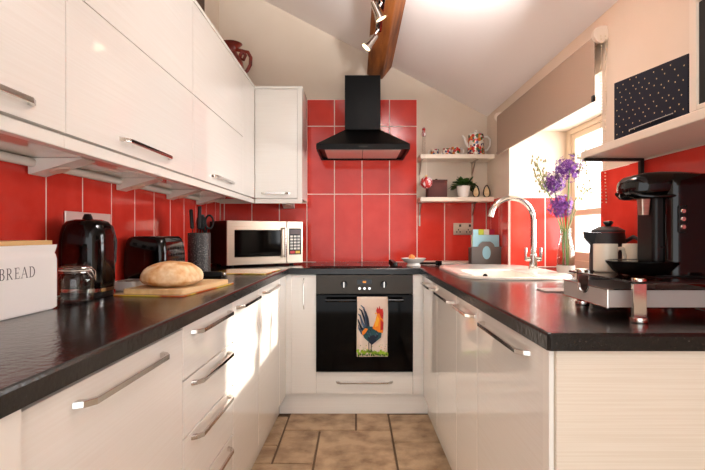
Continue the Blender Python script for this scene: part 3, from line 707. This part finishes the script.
obj('globe', ball((0, 0, 0), .043, 3), bauble, bl); obj('cap', lathe([(0, .053), (.008, .052), (.01, .042), (0, .041)], 12), gold, bl)
obj('ribbon', tube([(0, 0, .052), (0, .002, .13), (0, .02, .2015), (0, .04, .2025)], .0018, 6), whitep, bl)
bx = thing('brown_box', 'square dark brown box with small knob on the lower shelf', 'box', (.580, 3.54, zl))
obj('box_body', box(-.068, .068, -.06, .06, 0, .112, .003, 2), brownbox, bx); obj('lid', box(-.07, .07, -.062, .062, .1125, .128, .003, 2), brownbox, bx); obj('knob', lathe([(0, .012), (.008, .011), (.01, 0)], 12, (0, 0, .128)), darkwood, bx)
pp = thing('potted_plant', 'leafy green plant in a small white pot on the lower shelf', 'plant', (.765, 3.49, zl))
obj('pot', lathe([(0, 0), (.036, 0), (.040, .004), (.049, .083), (.046, .084), (.042, .07), (0, .07)], 28), white, pp)
bm = bmesh.new()
def leaf(bm, p, d, L, wd, droop, mi=0):
    d = Vector(d).normalized(); s = d.cross(Vector((0, 0, 1))); s = s.normalized() if s.length > .01 else Vector((1, 0, 0)); n = s.cross(d)
    pts = []
    for k, (f, ww) in enumerate(((0, .05), (.25, .7), (.55, 1), (.8, .65), (1, .0))):
        c = Vector(p)+d*L*f-Vector((0, 0, 1))*droop*L*f*f
        pts.append((c, ww*wd/2))
    vs_ = []
    for c, ww in pts: vs_.append((bm.verts.new(c-s*ww), bm.verts.new(c-n*ww*.25), bm.verts.new(c+s*ww)))
    for a, b in zip(vs_, vs_[1:]):
        for q in (0, 1): f = bm.faces.new((a[q], a[q+1], b[q+1], b[q])); f.material_index = mi
for i in range(110):
    a = random.uniform(0, 2*pi); el = random.uniform(-.1, 1.1); r_ = random.uniform(0, .05)
    leaf(bm, (r_*cos(a), r_*sin(a)*.8, .078+random.uniform(0, .03)), (cos(a)*cos(el), sin(a)*cos(el), sin(el)), random.uniform(.05, .085), random.uniform(.026, .036), random.uniform(.1, .6))
obj('foliage', bm, leafm, pp)
for i, (xx, lb) in enumerate(((.852, 'left'), (.928, 'right'))):
    t = thing('standing_scraper', 'small cream and black looped ornament, %s of the pair beside the plant' % lb, 'ornament', (xx, 3.48, zl), 0, 'looped ornaments on the lower shelf')
    P = [(.028*cos(a)*(1-.45*(sin(a)+1)/2), .045+.042*sin(a)) for a in [2*pi*k/24-pi/2 for k in range(25)]]
    obj('panel', prism([(p*.8, q_*.8+.004) for p, q_ in P[:-1]], -.004, .004, 'XZ'), palewood, t)
    obj('loop', tube([(p, 0, q_) for p, q_ in P], .004, 8), black2, t)

# back-wall double socket
so = thing('double_socket', 'copper-toned double socket on the red tiles beside the chopping boards', 'socket', (.79, YB-.0085, 1.105))
obj('plate', box(-.073, .073, -.006, 0, 0, .088, .003, 2), steel, so)
for xx in (-.036, .036):
    for a, b in ((0, .034), (-.012, .018), (.012, .018)): obj('pin_hole', box(xx+a-.004, xx+a+.004, -.0068, -.0055, b, b+.01), black2, so, smooth=False)
    obj('switch', box(xx-.008+.012, xx+.008+.012 if xx < 0 else xx+.02, -.009, -.0062, .06, .078, .001, 1), black2, so)
# chopping-board set
cb = thing('chopping_board_set', 'charcoal stand of colour-tabbed chopping boards in the far right corner', 'board set', (.864, 3.25, Z), R(3))
cb.scale = (.92, .95, .98)
def stand_poly(w_, h0, h1):
    return [(-w_, 0), (w_, 0), (w_, h0), (w_*.55, h0)]+[(w_*.55-w_*.55*.5*(1-cos(pi*k/6))*.55, h0+(h1-h0)*sin(pi/2*k/6)) for k in range(1, 7)]+[(-w_*.55+w_*.55*.5*(1-cos(pi*k/6))*.55, h0+(h1-h0)*sin(pi/2*k/6)) for k in range(6, 0, -1)]+[(-w_*.55, h0), (-w_, h0)]
obj('stand_front', prism(stand_poly(.108, .125, .16), -.006, 0, 'XZ'), grey, cb, smooth=False)
bm = box(-.108, .108, .0005, .075, 0, .008); box(-.108, -.102, .0005, .075, .008, .12, bm=bm); box(.102, .108, .0005, .075, .008, .12, bm=bm); box(-.102, .102, .07, .075, .008, .12, bm=bm)
obj('stand_body', bm, grey, cb, smooth=False)
ov_ = [(.03*cos(2*pi*k/24), .085+.044*sin(2*pi*k/24)) for k in range(24)]
obj('oval_badge', prism(ov_, -.0075, -.0062, 'XZ'), blue, cb, smooth=False)
for i, (m_, tx, hh) in enumerate(((blue, -.075, .205), (lime, -.03, .205), (whitep, .015, .205), (pinkp, .06, .205))):
    y0 = .006+.016*i
    bm = box(-.098, .098, y0, y0+.008, .009, hh, .002, 1); box(tx-.02, tx+.02, y0, y0+.008, hh-.002, hh+.038, .002, 1, bm)
    obj('chopping_board', bm, m_, cb, label=('pale blue', 'lime green', 'cream', 'crimson')[i]+' tabbed chopping board')
tag(obj('pale_tray', loft([rrect(.66, 3.49, .21, .09, .02, z, 5) for z in (Z, Z+.012)]), whitep), 'thin pale tray lying along the back behind the sink', 'tray')
# footed dish with eggs
fd = thing('footed_dish', 'white footed dish in the corner right of the hob', 'dish', (.372, 3.17, Z))
obj('bowl', lathe([(0, 0), (.045, 0), (.047, .004), (.04, .012), (.04, .02), (.06, .028), (.082, .05), (.08, .051), (.058, .034), (0, .03)], 32), white, fd)
for i, (xx, yy) in enumerate(((-.012, -.005),)):
    e = tag(obj('orange_egg', ball((0, 0, .022), (.021, .024, .022), 3), eggm), ('peach-orange egg at the front of the white footed dish', 'peach-orange egg at the right of the white footed dish', 'peach-orange egg at the back of the white footed dish')[i], 'egg', 'eggs in the footed dish')
    e.location = (.372+xx, 3.17+yy, Z+.0315)
db = thing('dish_brush', 'small black dish brush lying behind the sink end', 'brush', (.49, 3.27, Z), R(-35))
obj('handle', tube([(-.08, 0, .01), (0, 0, .012), (.05, 0, .014)], .007, 8), black2, db); obj('brush_head', box(.05, .085, -.016, .016, .001, .03, .005, 2), black, db)

# sink and tap
sk = thing('inset_sink', 'white ceramic inset sink set into the right worktop', 'sink', (SX, SY, Z))
def srr(hx, hy, r, z, cx=0, cy=0): return rrect(cx, cy, hx, hy, r, z, 10)
bh = (-.045, -.14)
rings = [srr(SHX, SHY, .2, 0), srr(SHX, SHY, .2, .008), srr(SHX-.006, SHY-.006, .194, .014), srr(SHX-.03, SHY-.03, .17, .012), srr(.16, .25, .09, .009, *bh), srr(.146, .236, .076, .001, *bh), srr(.14, .23, .07, -.10, *bh), srr(.11, .2, .05, -.125, *bh)]
bm = loft(rings, caps=False); bm.verts.ensure_lookup_table()
t = bmesh.new(); vs_ = [t.verts.new(p) for p in rings[-1]]; t.faces.new(vs_); merge(bm, t); bmesh.ops.remove_doubles(bm, verts=bm.verts, dist=.0001)
obj('basin', bm, sinkm, sk)
obj('waste', lathe([(0, .004), (.03, .004), (.036, 0), (0, 0)], 24, (bh[0], bh[1], -.1245)), chrome, sk)
obj('overflow', lathe([(0, .004), (.012, .004), (.014, 0), (0, 0)], 16, M=Matrix.Translation((bh[0], bh[1]+.232, -.03)) @ Matrix.Rotation(pi/2, 4, 'X')), black2, sk)
bm = bmesh.new()
for i in range(4): box(-.18+.09*i, -.172+.09*i, .16, .42, .0125, .0155, .001, 1, bm)
obj('drainer_ribs', bm, sinkm, sk) if False else bm.free()
tp = thing('mixer_tap', 'chrome swan-neck mixer tap at the sink', 'tap', (.995, 2.75, Z+.0125))
obj('base', lathe([(0, 0), (.028, 0), (.028, .008), (.021, .014), (.021, .075), (.018, .085), (0, .085)], 24), chrome, tp)
arcp = [(0, 0, .085), (0, 0, .27)]+[(-.122+.122*cos(pi*k/14), 0, .275+.122*sin(pi*k/14)) for k in range(1, 13)]
arcp.append((arcp[-1][0]-.008, 0, arcp[-1][2]-.035))
obj('swan_neck', tube(arcp, [.016]*(len(arcp)-2)+[.0165, .0175], 16), chrome, tp)
for s in (-1, 1):
    lv = obj('lever', tube([(s*.02, 0, .055), (s*.04, 0, .055)], .013, 12), chrome, tp); obj('lever_blade', box(s*.042-.005, s*.042+.005, -.012, .012, .045, .12, .004, 2), chrome, lv)

# ------------------------------------------------------------------ vase of alliums
vx, vy = 1.07, 2.50
vs2 = thing('glass_vase', 'clear bottle-shaped glass vase standing on the window sill', 'vase', (vx, vy, Z))
obj('glass', lathe([(0, 0), (.038, 0), (.042, .005), (.043, .09), (.036, .15), (.024, .2), (.026, .238), (.0235, .238), (.021, .2), (.033, .15), (.040, .09), (.039, .01), (0, .008)], 32), jarglass, vs2)
obj('frosted_band', lathe([(.0434, .012), (.0437, .05), (.0432, .05), (.0430, .012)], 28), frost, vs2)
obj('water', lathe([(0, .0085), (.0385, .0105), (.0395, .085), (0, .085)], 28), jarglass, vs2)
def flower(label, head, rad, foot):
    t = thing('allium_stem', label, 'flower', (vx, vy, Z+.012), 0, 'purple alliums in the vase')
    hx, hy, hz = head
    obj('stem', tube([foot, (hx*.15, hy*.2, .2), (hx*.5, hy*.6, .3), (hx, hy, hz)], .0034, 7), stemm, t)
    bm = bmesh.new()
    for i in range(150):
        z_ = random.uniform(-.9, 1); a = random.uniform(0, 2*pi); q_ = math.sqrt(1-z_*z_); rr_ = rad*random.uniform(.55, 1.08)
        dv = Vector((q_*cos(a), q_*sin(a), z_)); c = Vector(head)+dv*rr_
        tube([Vector(head), c], .0007, 3, bm, caps=False)
        u = dv.orthogonal().normalized(); v = dv.cross(u)
        for k in range(6):
            b = 2*pi*k/6+i; e1 = u*cos(b)+v*sin(b); e2 = u*cos(b+.45)+v*sin(b+.45); e3 = u*cos(b-.45)+v*sin(b-.45)
            bm.faces.new([bm.verts.new(c), bm.verts.new(c+e2*.006+dv*.001), bm.verts.new(c+e1*.0125+dv*.004), bm.verts.new(c+e3*.006+dv*.001)])
    obj('flower_head', bm, purple, t, smooth=False)
flower('topmost purple allium flower in the window vase', (.012, -.015, .525), .07, (.01, 0, 0))
flower('middle purple allium flower in the window vase', (-.055, .02, .455), .06, (-.012, .004, 0))
flower('lowest purple allium flower in the window vase', (-.045, -.035, .335), .06, (.003, -.012, 0))
def sprigf(label, pts, n):
    t = thing('bud_sprig', label, 'sprig', (vx, vy, Z+.012), 0, 'pale budded sprigs in the vase')
    obj('stem', tube(pts, .002, 6), stemm, t)
    bm = bmesh.new(); tip = Vector(pts[-1]); pre = Vector(pts[-2])
    for i in range(n):
        f = random.random(); c = pre.lerp(tip, .3+.7*f)+Vector((random.uniform(-.035, .035), random.uniform(-.03, .03), random.uniform(-.01, .04)))
        tube([pre.lerp(tip, .3+.7*f), c], .0009, 4, bm, caps=False); ball(c, (.005, .005, .008), 1, bm)
    obj('buds', bm, sprig, t)
sprigf('pale budded sprig leaning left in the window vase', [(-.008, 0, 0), (-.02, 0, .22), (-.09, .01, .42), (-.14, .02, .56)], 34)
sprigf('pale budded sprig low on the left of the window vase', [(-.012, -.006, 0), (-.02, 0, .2), (-.07, 0, .38), (-.15, .0, .48)], 22)
sprigf('pale budded sprig rising at the right of the window vase', [(.012, 0, 0), (.015, 0, .22), (.06, 0, .42), (.082, .01, .60)], 36)
sprigf('pale drooping sprig at the lower right of the window vase', [(.01, -.008, 0), (.015, 0, .23), (.055, -.01, .34), (.10, -.02, .43)], 16)

# ------------------------------------------------------------------ roller blind
rb = thing('roller_blind', 'taupe roller blind half lowered in front of the window recess', 'blind', (.93, 2.57, 1.635))
obj('fabric', box(-.001, .001, -.66, .66, .018, .245), blindm, rb, smooth=False)
obj('bottom_bar', box(-.006, .006, -.66, .66, 0, .018, .003, 2), blindm, rb)
obj('roller', tube([(.018, -.66, .245), (.018, .66, .245)], .019, 16), blindm, rb)
for s in (-1, 1):
    bm = lathe([(0, -.008), (.03, -.008), (.032, 0), (.03, .012), (0, .012)], 24, M=Matrix.Translation((.014, s*.675, .25)) @ Matrix.Rotation(pi/2, 4, 'X'))
    box(.012, .039, s*.675-.008, s*.675+.008, .225, .285, .002, 1, bm); obj('bracket', bm, plastic, rb)
bm = bmesh.new()
for yy, xx in ((-.69, .008), (-.69, .026)):
    n = 52
    for i in range(n): ball((xx+.002*sin(i*.4), yy-.004, .24-.0125*i), .0032, 1, bm)
obj('bead_chain', bm, brassy, rb, kind='stuff')
obj('chain_cleat', box(-.012, -.002, -.672, -.655, -.005, .02, .002, 1), black2, rb)

# ------------------------------------------------------------------ right shelf and what is on it
rs = thing('wall_shelf', 'long white wall shelf on the right above the coffee machine', 'shelf', (.76, 1.66, 1.394))
obj('board', box(0, XR-.761, -1.0, 0, -.024, 0, .002, 1), plastic, rs)
for yy in (-.012, -.62):
    bm = box(.004, .2005, yy-.016, yy, -.034, -.0245, .001, 1); box(.188, .2005, yy-.016, yy, -.12, -.034, .001, 1, bm)
    obj('bracket', bm, steel if yy < -.1 else darkwood if False else ovensteel, rs)
nb = thing('dotted_box', 'navy box with small gold dots standing on the right shelf', 'box', (.766, 1.13, 1.3945))
def nvp(y_, h): return (y_, h)
P = [(0, 0), (.325, 0), (.325, .170), (0, .140)]
obj('cover', prism(P, 0, .085, 'YZ', bev=.0015), navy, nb)
obj('pages', box(.006, .079, .3252, .328, .004, .162), whitep, nb, smooth=False)
bm = bmesh.new()
for i in range(10):
    for j in range(9):
        yy = .018+.0325*i+random.uniform(-.006, .006)+(.016 if j % 2 else 0); zz = .014+.0175*j+random.uniform(-.004, .004)
        if yy < .315 and zz < .134+.03*yy/.325: lathe([(0, 0), (.0019, 0), (.0019, .0003), (0, .0003)], 8, bm=bm, M=Matrix.Translation((-.0002, yy, zz)) @ Matrix.Rotation(-pi/2, 4, 'Y'))
obj('dot_print', bm, gold, nb, kind='stuff')
obj('label_rail', box(-.004, -.0005, .05, .24, .012, .0155, .001, 1), chrome, nb)
fr = thing('framed_board', 'black board in a cream frame at the right picture edge', 'frame', (.762, .922, 1.3945))
bm = box(0, .02, .175, .2, 0, .265, .002, 1); box(0, .02, -.2, -.175, 0, .265, .002, 1, bm); box(0, .02, -.175, .175, .242, .265, .002, 1, bm); box(0, .02, -.175, .175, 0, .012, .002, 1, bm)
obj('frame', bm, plastic, fr); obj('board', box(.006, .014, -.175, .175, .012, .242), black2, fr, smooth=False)

# ------------------------------------------------------------------ coffee corner
st = thing('capsule_drawer_stand', 'smoked glass stand on chrome legs with a frosted capsule drawer', 'stand', (.655, 1.15, Z))
obj('glass_top', box(0, .30, 0, .36, .093, .099, .002, 2), smoked, st)
for a in (.022, .278):
    for b in (.022, .315):
        l = obj('leg', box(a-.016, a+.016, b-.005, b+.005, .012, .0925, .001, 1), chrome, st)
        obj('leg_foot', lathe([(0, 0), (.02, 0), (.021, .003), (.02, .012), (0, .012)], 20, (a, b, 0)), chrome, l)
        obj('leg_cap', lathe([(0, .099), (.017, .099), (.017, .104), (.015, .106), (0, .106)], 20, (a, b, 0)), chrome, l)
dz0, dz1 = .026, .072
x0, x1, y0, y1 = -.025, .255, .075, .335
bm = box(x0, x1, y0, y1, dz0, dz0+.004); box(x0, x1, y0, y0+.004, dz0+.004, dz1, bm=bm); box(x0, x1, y1-.004, y1, dz0+.004, dz1, bm=bm); box(x1-.004, x1, y0+.004, y1-.004, dz0+.004, dz1, bm=bm)
ym = (y0+y1)/2
nt_ = [(y0+.004, dz0+.004), (y1-.004, dz0+.004), (y1-.004, dz1)]+[(ym+.03*cos(pi*k/8)+0, dz1-.022*sin(pi*k/8)) for k in range(9)]+[(y0+.004, dz1)]
prism(nt_, x0, x0+.004, 'YZ', bm=bm)
dw = obj('drawer', bm, frost, st, smooth=False)
bm = tube([(x0-.001, y0-.001, dz1), (x1, y0-.001, dz1)], .0018, 6); tube([(x0-.001, y0-.001, dz0), (x1, y0-.001, dz0)], .0018, 6, bm)
tube([(x0-.001, y0, dz1), (x0-.001, ym-.03, dz1)]+[(x0-.001, ym-.03*cos(pi*k/8), dz1-.022*sin(pi*k/8)) for k in range(1, 8)]+[(x0-.001, ym+.03, dz1), (x0-.001, y1, dz1)], .0018, 6, bm)
tube([(x0-.001, y0, dz0), (x0-.001, y1, dz0)], .0018, 6, bm); tube([(x0-.001, y0-.001, dz0), (x0-.001, y0-.001, dz1)], .0018, 6, bm)
obj('wire_rim', bm, chrome, dw)
tag(obj('coaster', loft([rrect(0, 0, .05, .05, .01, z, 4) for z in (0, .004)]), frost), 'small pale glass coaster beside the capsule drawer', 'coaster').location = (.735, 1.82, Z)

ZG = Z+.0995
cm = thing('coffee_machine', 'glossy black capsule coffee machine on the smoked glass stand', 'coffee machine', (.655, 1.33, ZG))
# local x grows to the wall
obj('body', loft([rrect(.228, 0, .076*s, .07*s, .03*s, z, 6) for s, z in ((1, .004), (1, .2), (1, .235), (.97, .255), (.85, .268), (.6, .272))]), black, cm)
obj('column', box(.128, .19, -.042, .042, .03, .215, .012, 3), black2, cm)
hd_r = []
for xx, hw, z0, z1 in ((.066, .012, .225, .245), (.071, .036, .212, .256), (.085, .052, .204, .266), (.11, .06, .203, .274), (.15, .062, .206, .277), (.2, .062, .208, .277), (.25, .058, .21, .274)):
    zc_, hz_ = (z0+z1)/2, (z1-z0)/2
    hd_r.append([(xx, p[0], p[1]) for p in rrect(0, zc_, hw, hz_, min(hz_, hw)*.9, 0, 6)])
obj('brew_head', loft(hd_r), black, cm)
obj('lever_trim', tube([(.07, -.034, .222), (.09, -.053, .212), (.13, -.062, .209), (.18, -.0635, .211)], .0045, 8, tube([(.07, .034, .222), (.09, .053, .212), (.13, .062, .209), (.18, .0635, .211)], .0045, 8)), black, cm)
obj('nozzle', lathe([(0, -.032), (.011, -.032), (.014, 0), (0, 0)], 20, (.135, -.01, .2035)), steel, cm) if False else obj('nozzle', loft([rrect(.114, -.02, .010, .010, .004, .162, 3), rrect(.114, -.02, .013, .013, .004, .206, 3)]), steel, cm)
obj('drip_tray', lathe([(0, 0), (.06, 0), (.072, .008), (.09, .03), (.091, .036), (.086, .0365), (.082, .034), (0, .034)], 40, (.122, 0, 0.003), M=None), black, cm)
obj('foot_plate', box(.12, .295, -.066, .066, 0, .0038), black2, cm, smooth=False)
bp = obj('button_plate', box(.172, .194, -.0755, -.068, .115, .185, .003, 2), black2, cm)
for i in range(3): obj('button', lathe([(0, .003), (.0055, .003), (.007, 0), (0, 0)], 14, M=Matrix.Translation((.183, -.0755, .130+.02*i)) @ Matrix.Rotation(pi/2, 4, 'X')), chrome, bp)
obj('cable_slot', box(.145, .175, -.0462, -.044, .075, .079), black, cm, smooth=False)
mug('coffee_mug', 'cream mug on the glass stand left of the coffee machine', .738, 1.45, ZG, .033, .082, mugm, R(5), 'cream mugs by the coffee machine')
mug('coffee_mug', 'cream mug half hidden behind the coffee machine', .838, 1.475, ZG, .033, .082, mugm, R(185), 'cream mugs by the coffee machine')
pt = thing('coffee_jug', 'matt black lidded coffee jug with spout in front of the window', 'jug', (.885, 1.72, Z))
obj('body', lathe([(0, 0), (.058, 0), (.061, .005), (.06, .14), (.056, .19), (.052, .215), (.0, .215)], 36), matt, pt)
ld_ = obj('lid', lathe([(0, .022), (.03, .02), (.053, .008), (.054, 0), (0, 0)], 32, (0, 0, .2155)), matt, pt); obj('knob', lathe([(0, .02), (.012, .019), (.017, .013), (.012, .006), (.008, 0)], 20, (0, 0, .237)), matt, ld_)
obj('spout', loft([[(-.05, -.016, .165), (-.05, .016, .165), (-.05, .018, .212), (-.05, -.018, .212)], [(-.082, -.007, .195), (-.082, .007, .195), (-.084, .01, .218), (-.084, -.01, .218)]]), matt, pt)
obj('handle', tube([(.05, -.01, .19), (.075, -.03, .205), (.095, -.045, .19), (.098, -.05, .14), (.08, -.04, .075), (.052, -.025, .06)], .007, 10), matt, pt) if False else obj('handle', tube([(.045, -.03, .185), (.055, -.06, .2), (.06, -.09, .19), (.06, -.095, .14), (.05, -.07, .075), (.038, -.042, .06)], .007, 10), matt, pt)

# ------------------------------------------------------------------ spotlight fitting on the beam
sl = thing('spotlight_bar', 'chrome spotlight bar with swivel heads and an added fill head fixed beneath the wooden beam', 'spotlight', (.125, 2.5, 2.262))
obj('bar', box(-.018, .018, -1.2, .24, -.02, -.001, .004, 2), chrome, sl)  # lengthened towards the camera to carry the added fill head
def head(px, py, pz, d):
    q_ = Vector(d).to_track_quat('-Z', 'Y').to_matrix().to_4x4()
    M = Matrix.Translation((px, py, pz)) @ q_
    h = obj('lamp_head', lathe([(0, .05), (.014, .05), (.018, .03), (.022, -.01), (.032, -.04), (.03, -.041), (.024, -.03), (0, -.03)], 24, M=M), chrome, sl)
    obj('bulb', lathe([(0, -.036), (.024, -.035), (.026, -.0395), (0, -.04)], 20, M=M), lampglow, h)
    obj('arm', tube([(0, py, -.02), (px*.5, py, pz*.45-.01), (px, py, pz+.03)], .006, 8), chrome, sl)
head(-.02, -.12, -.065, (.5, .1, -1)); head(-.045, .2, -.09, (-.8, -.1, -1))
head(.1, -1.05, -.32, (.12, .5, 1))  # added unseen head, put in to house the ceiling fill light
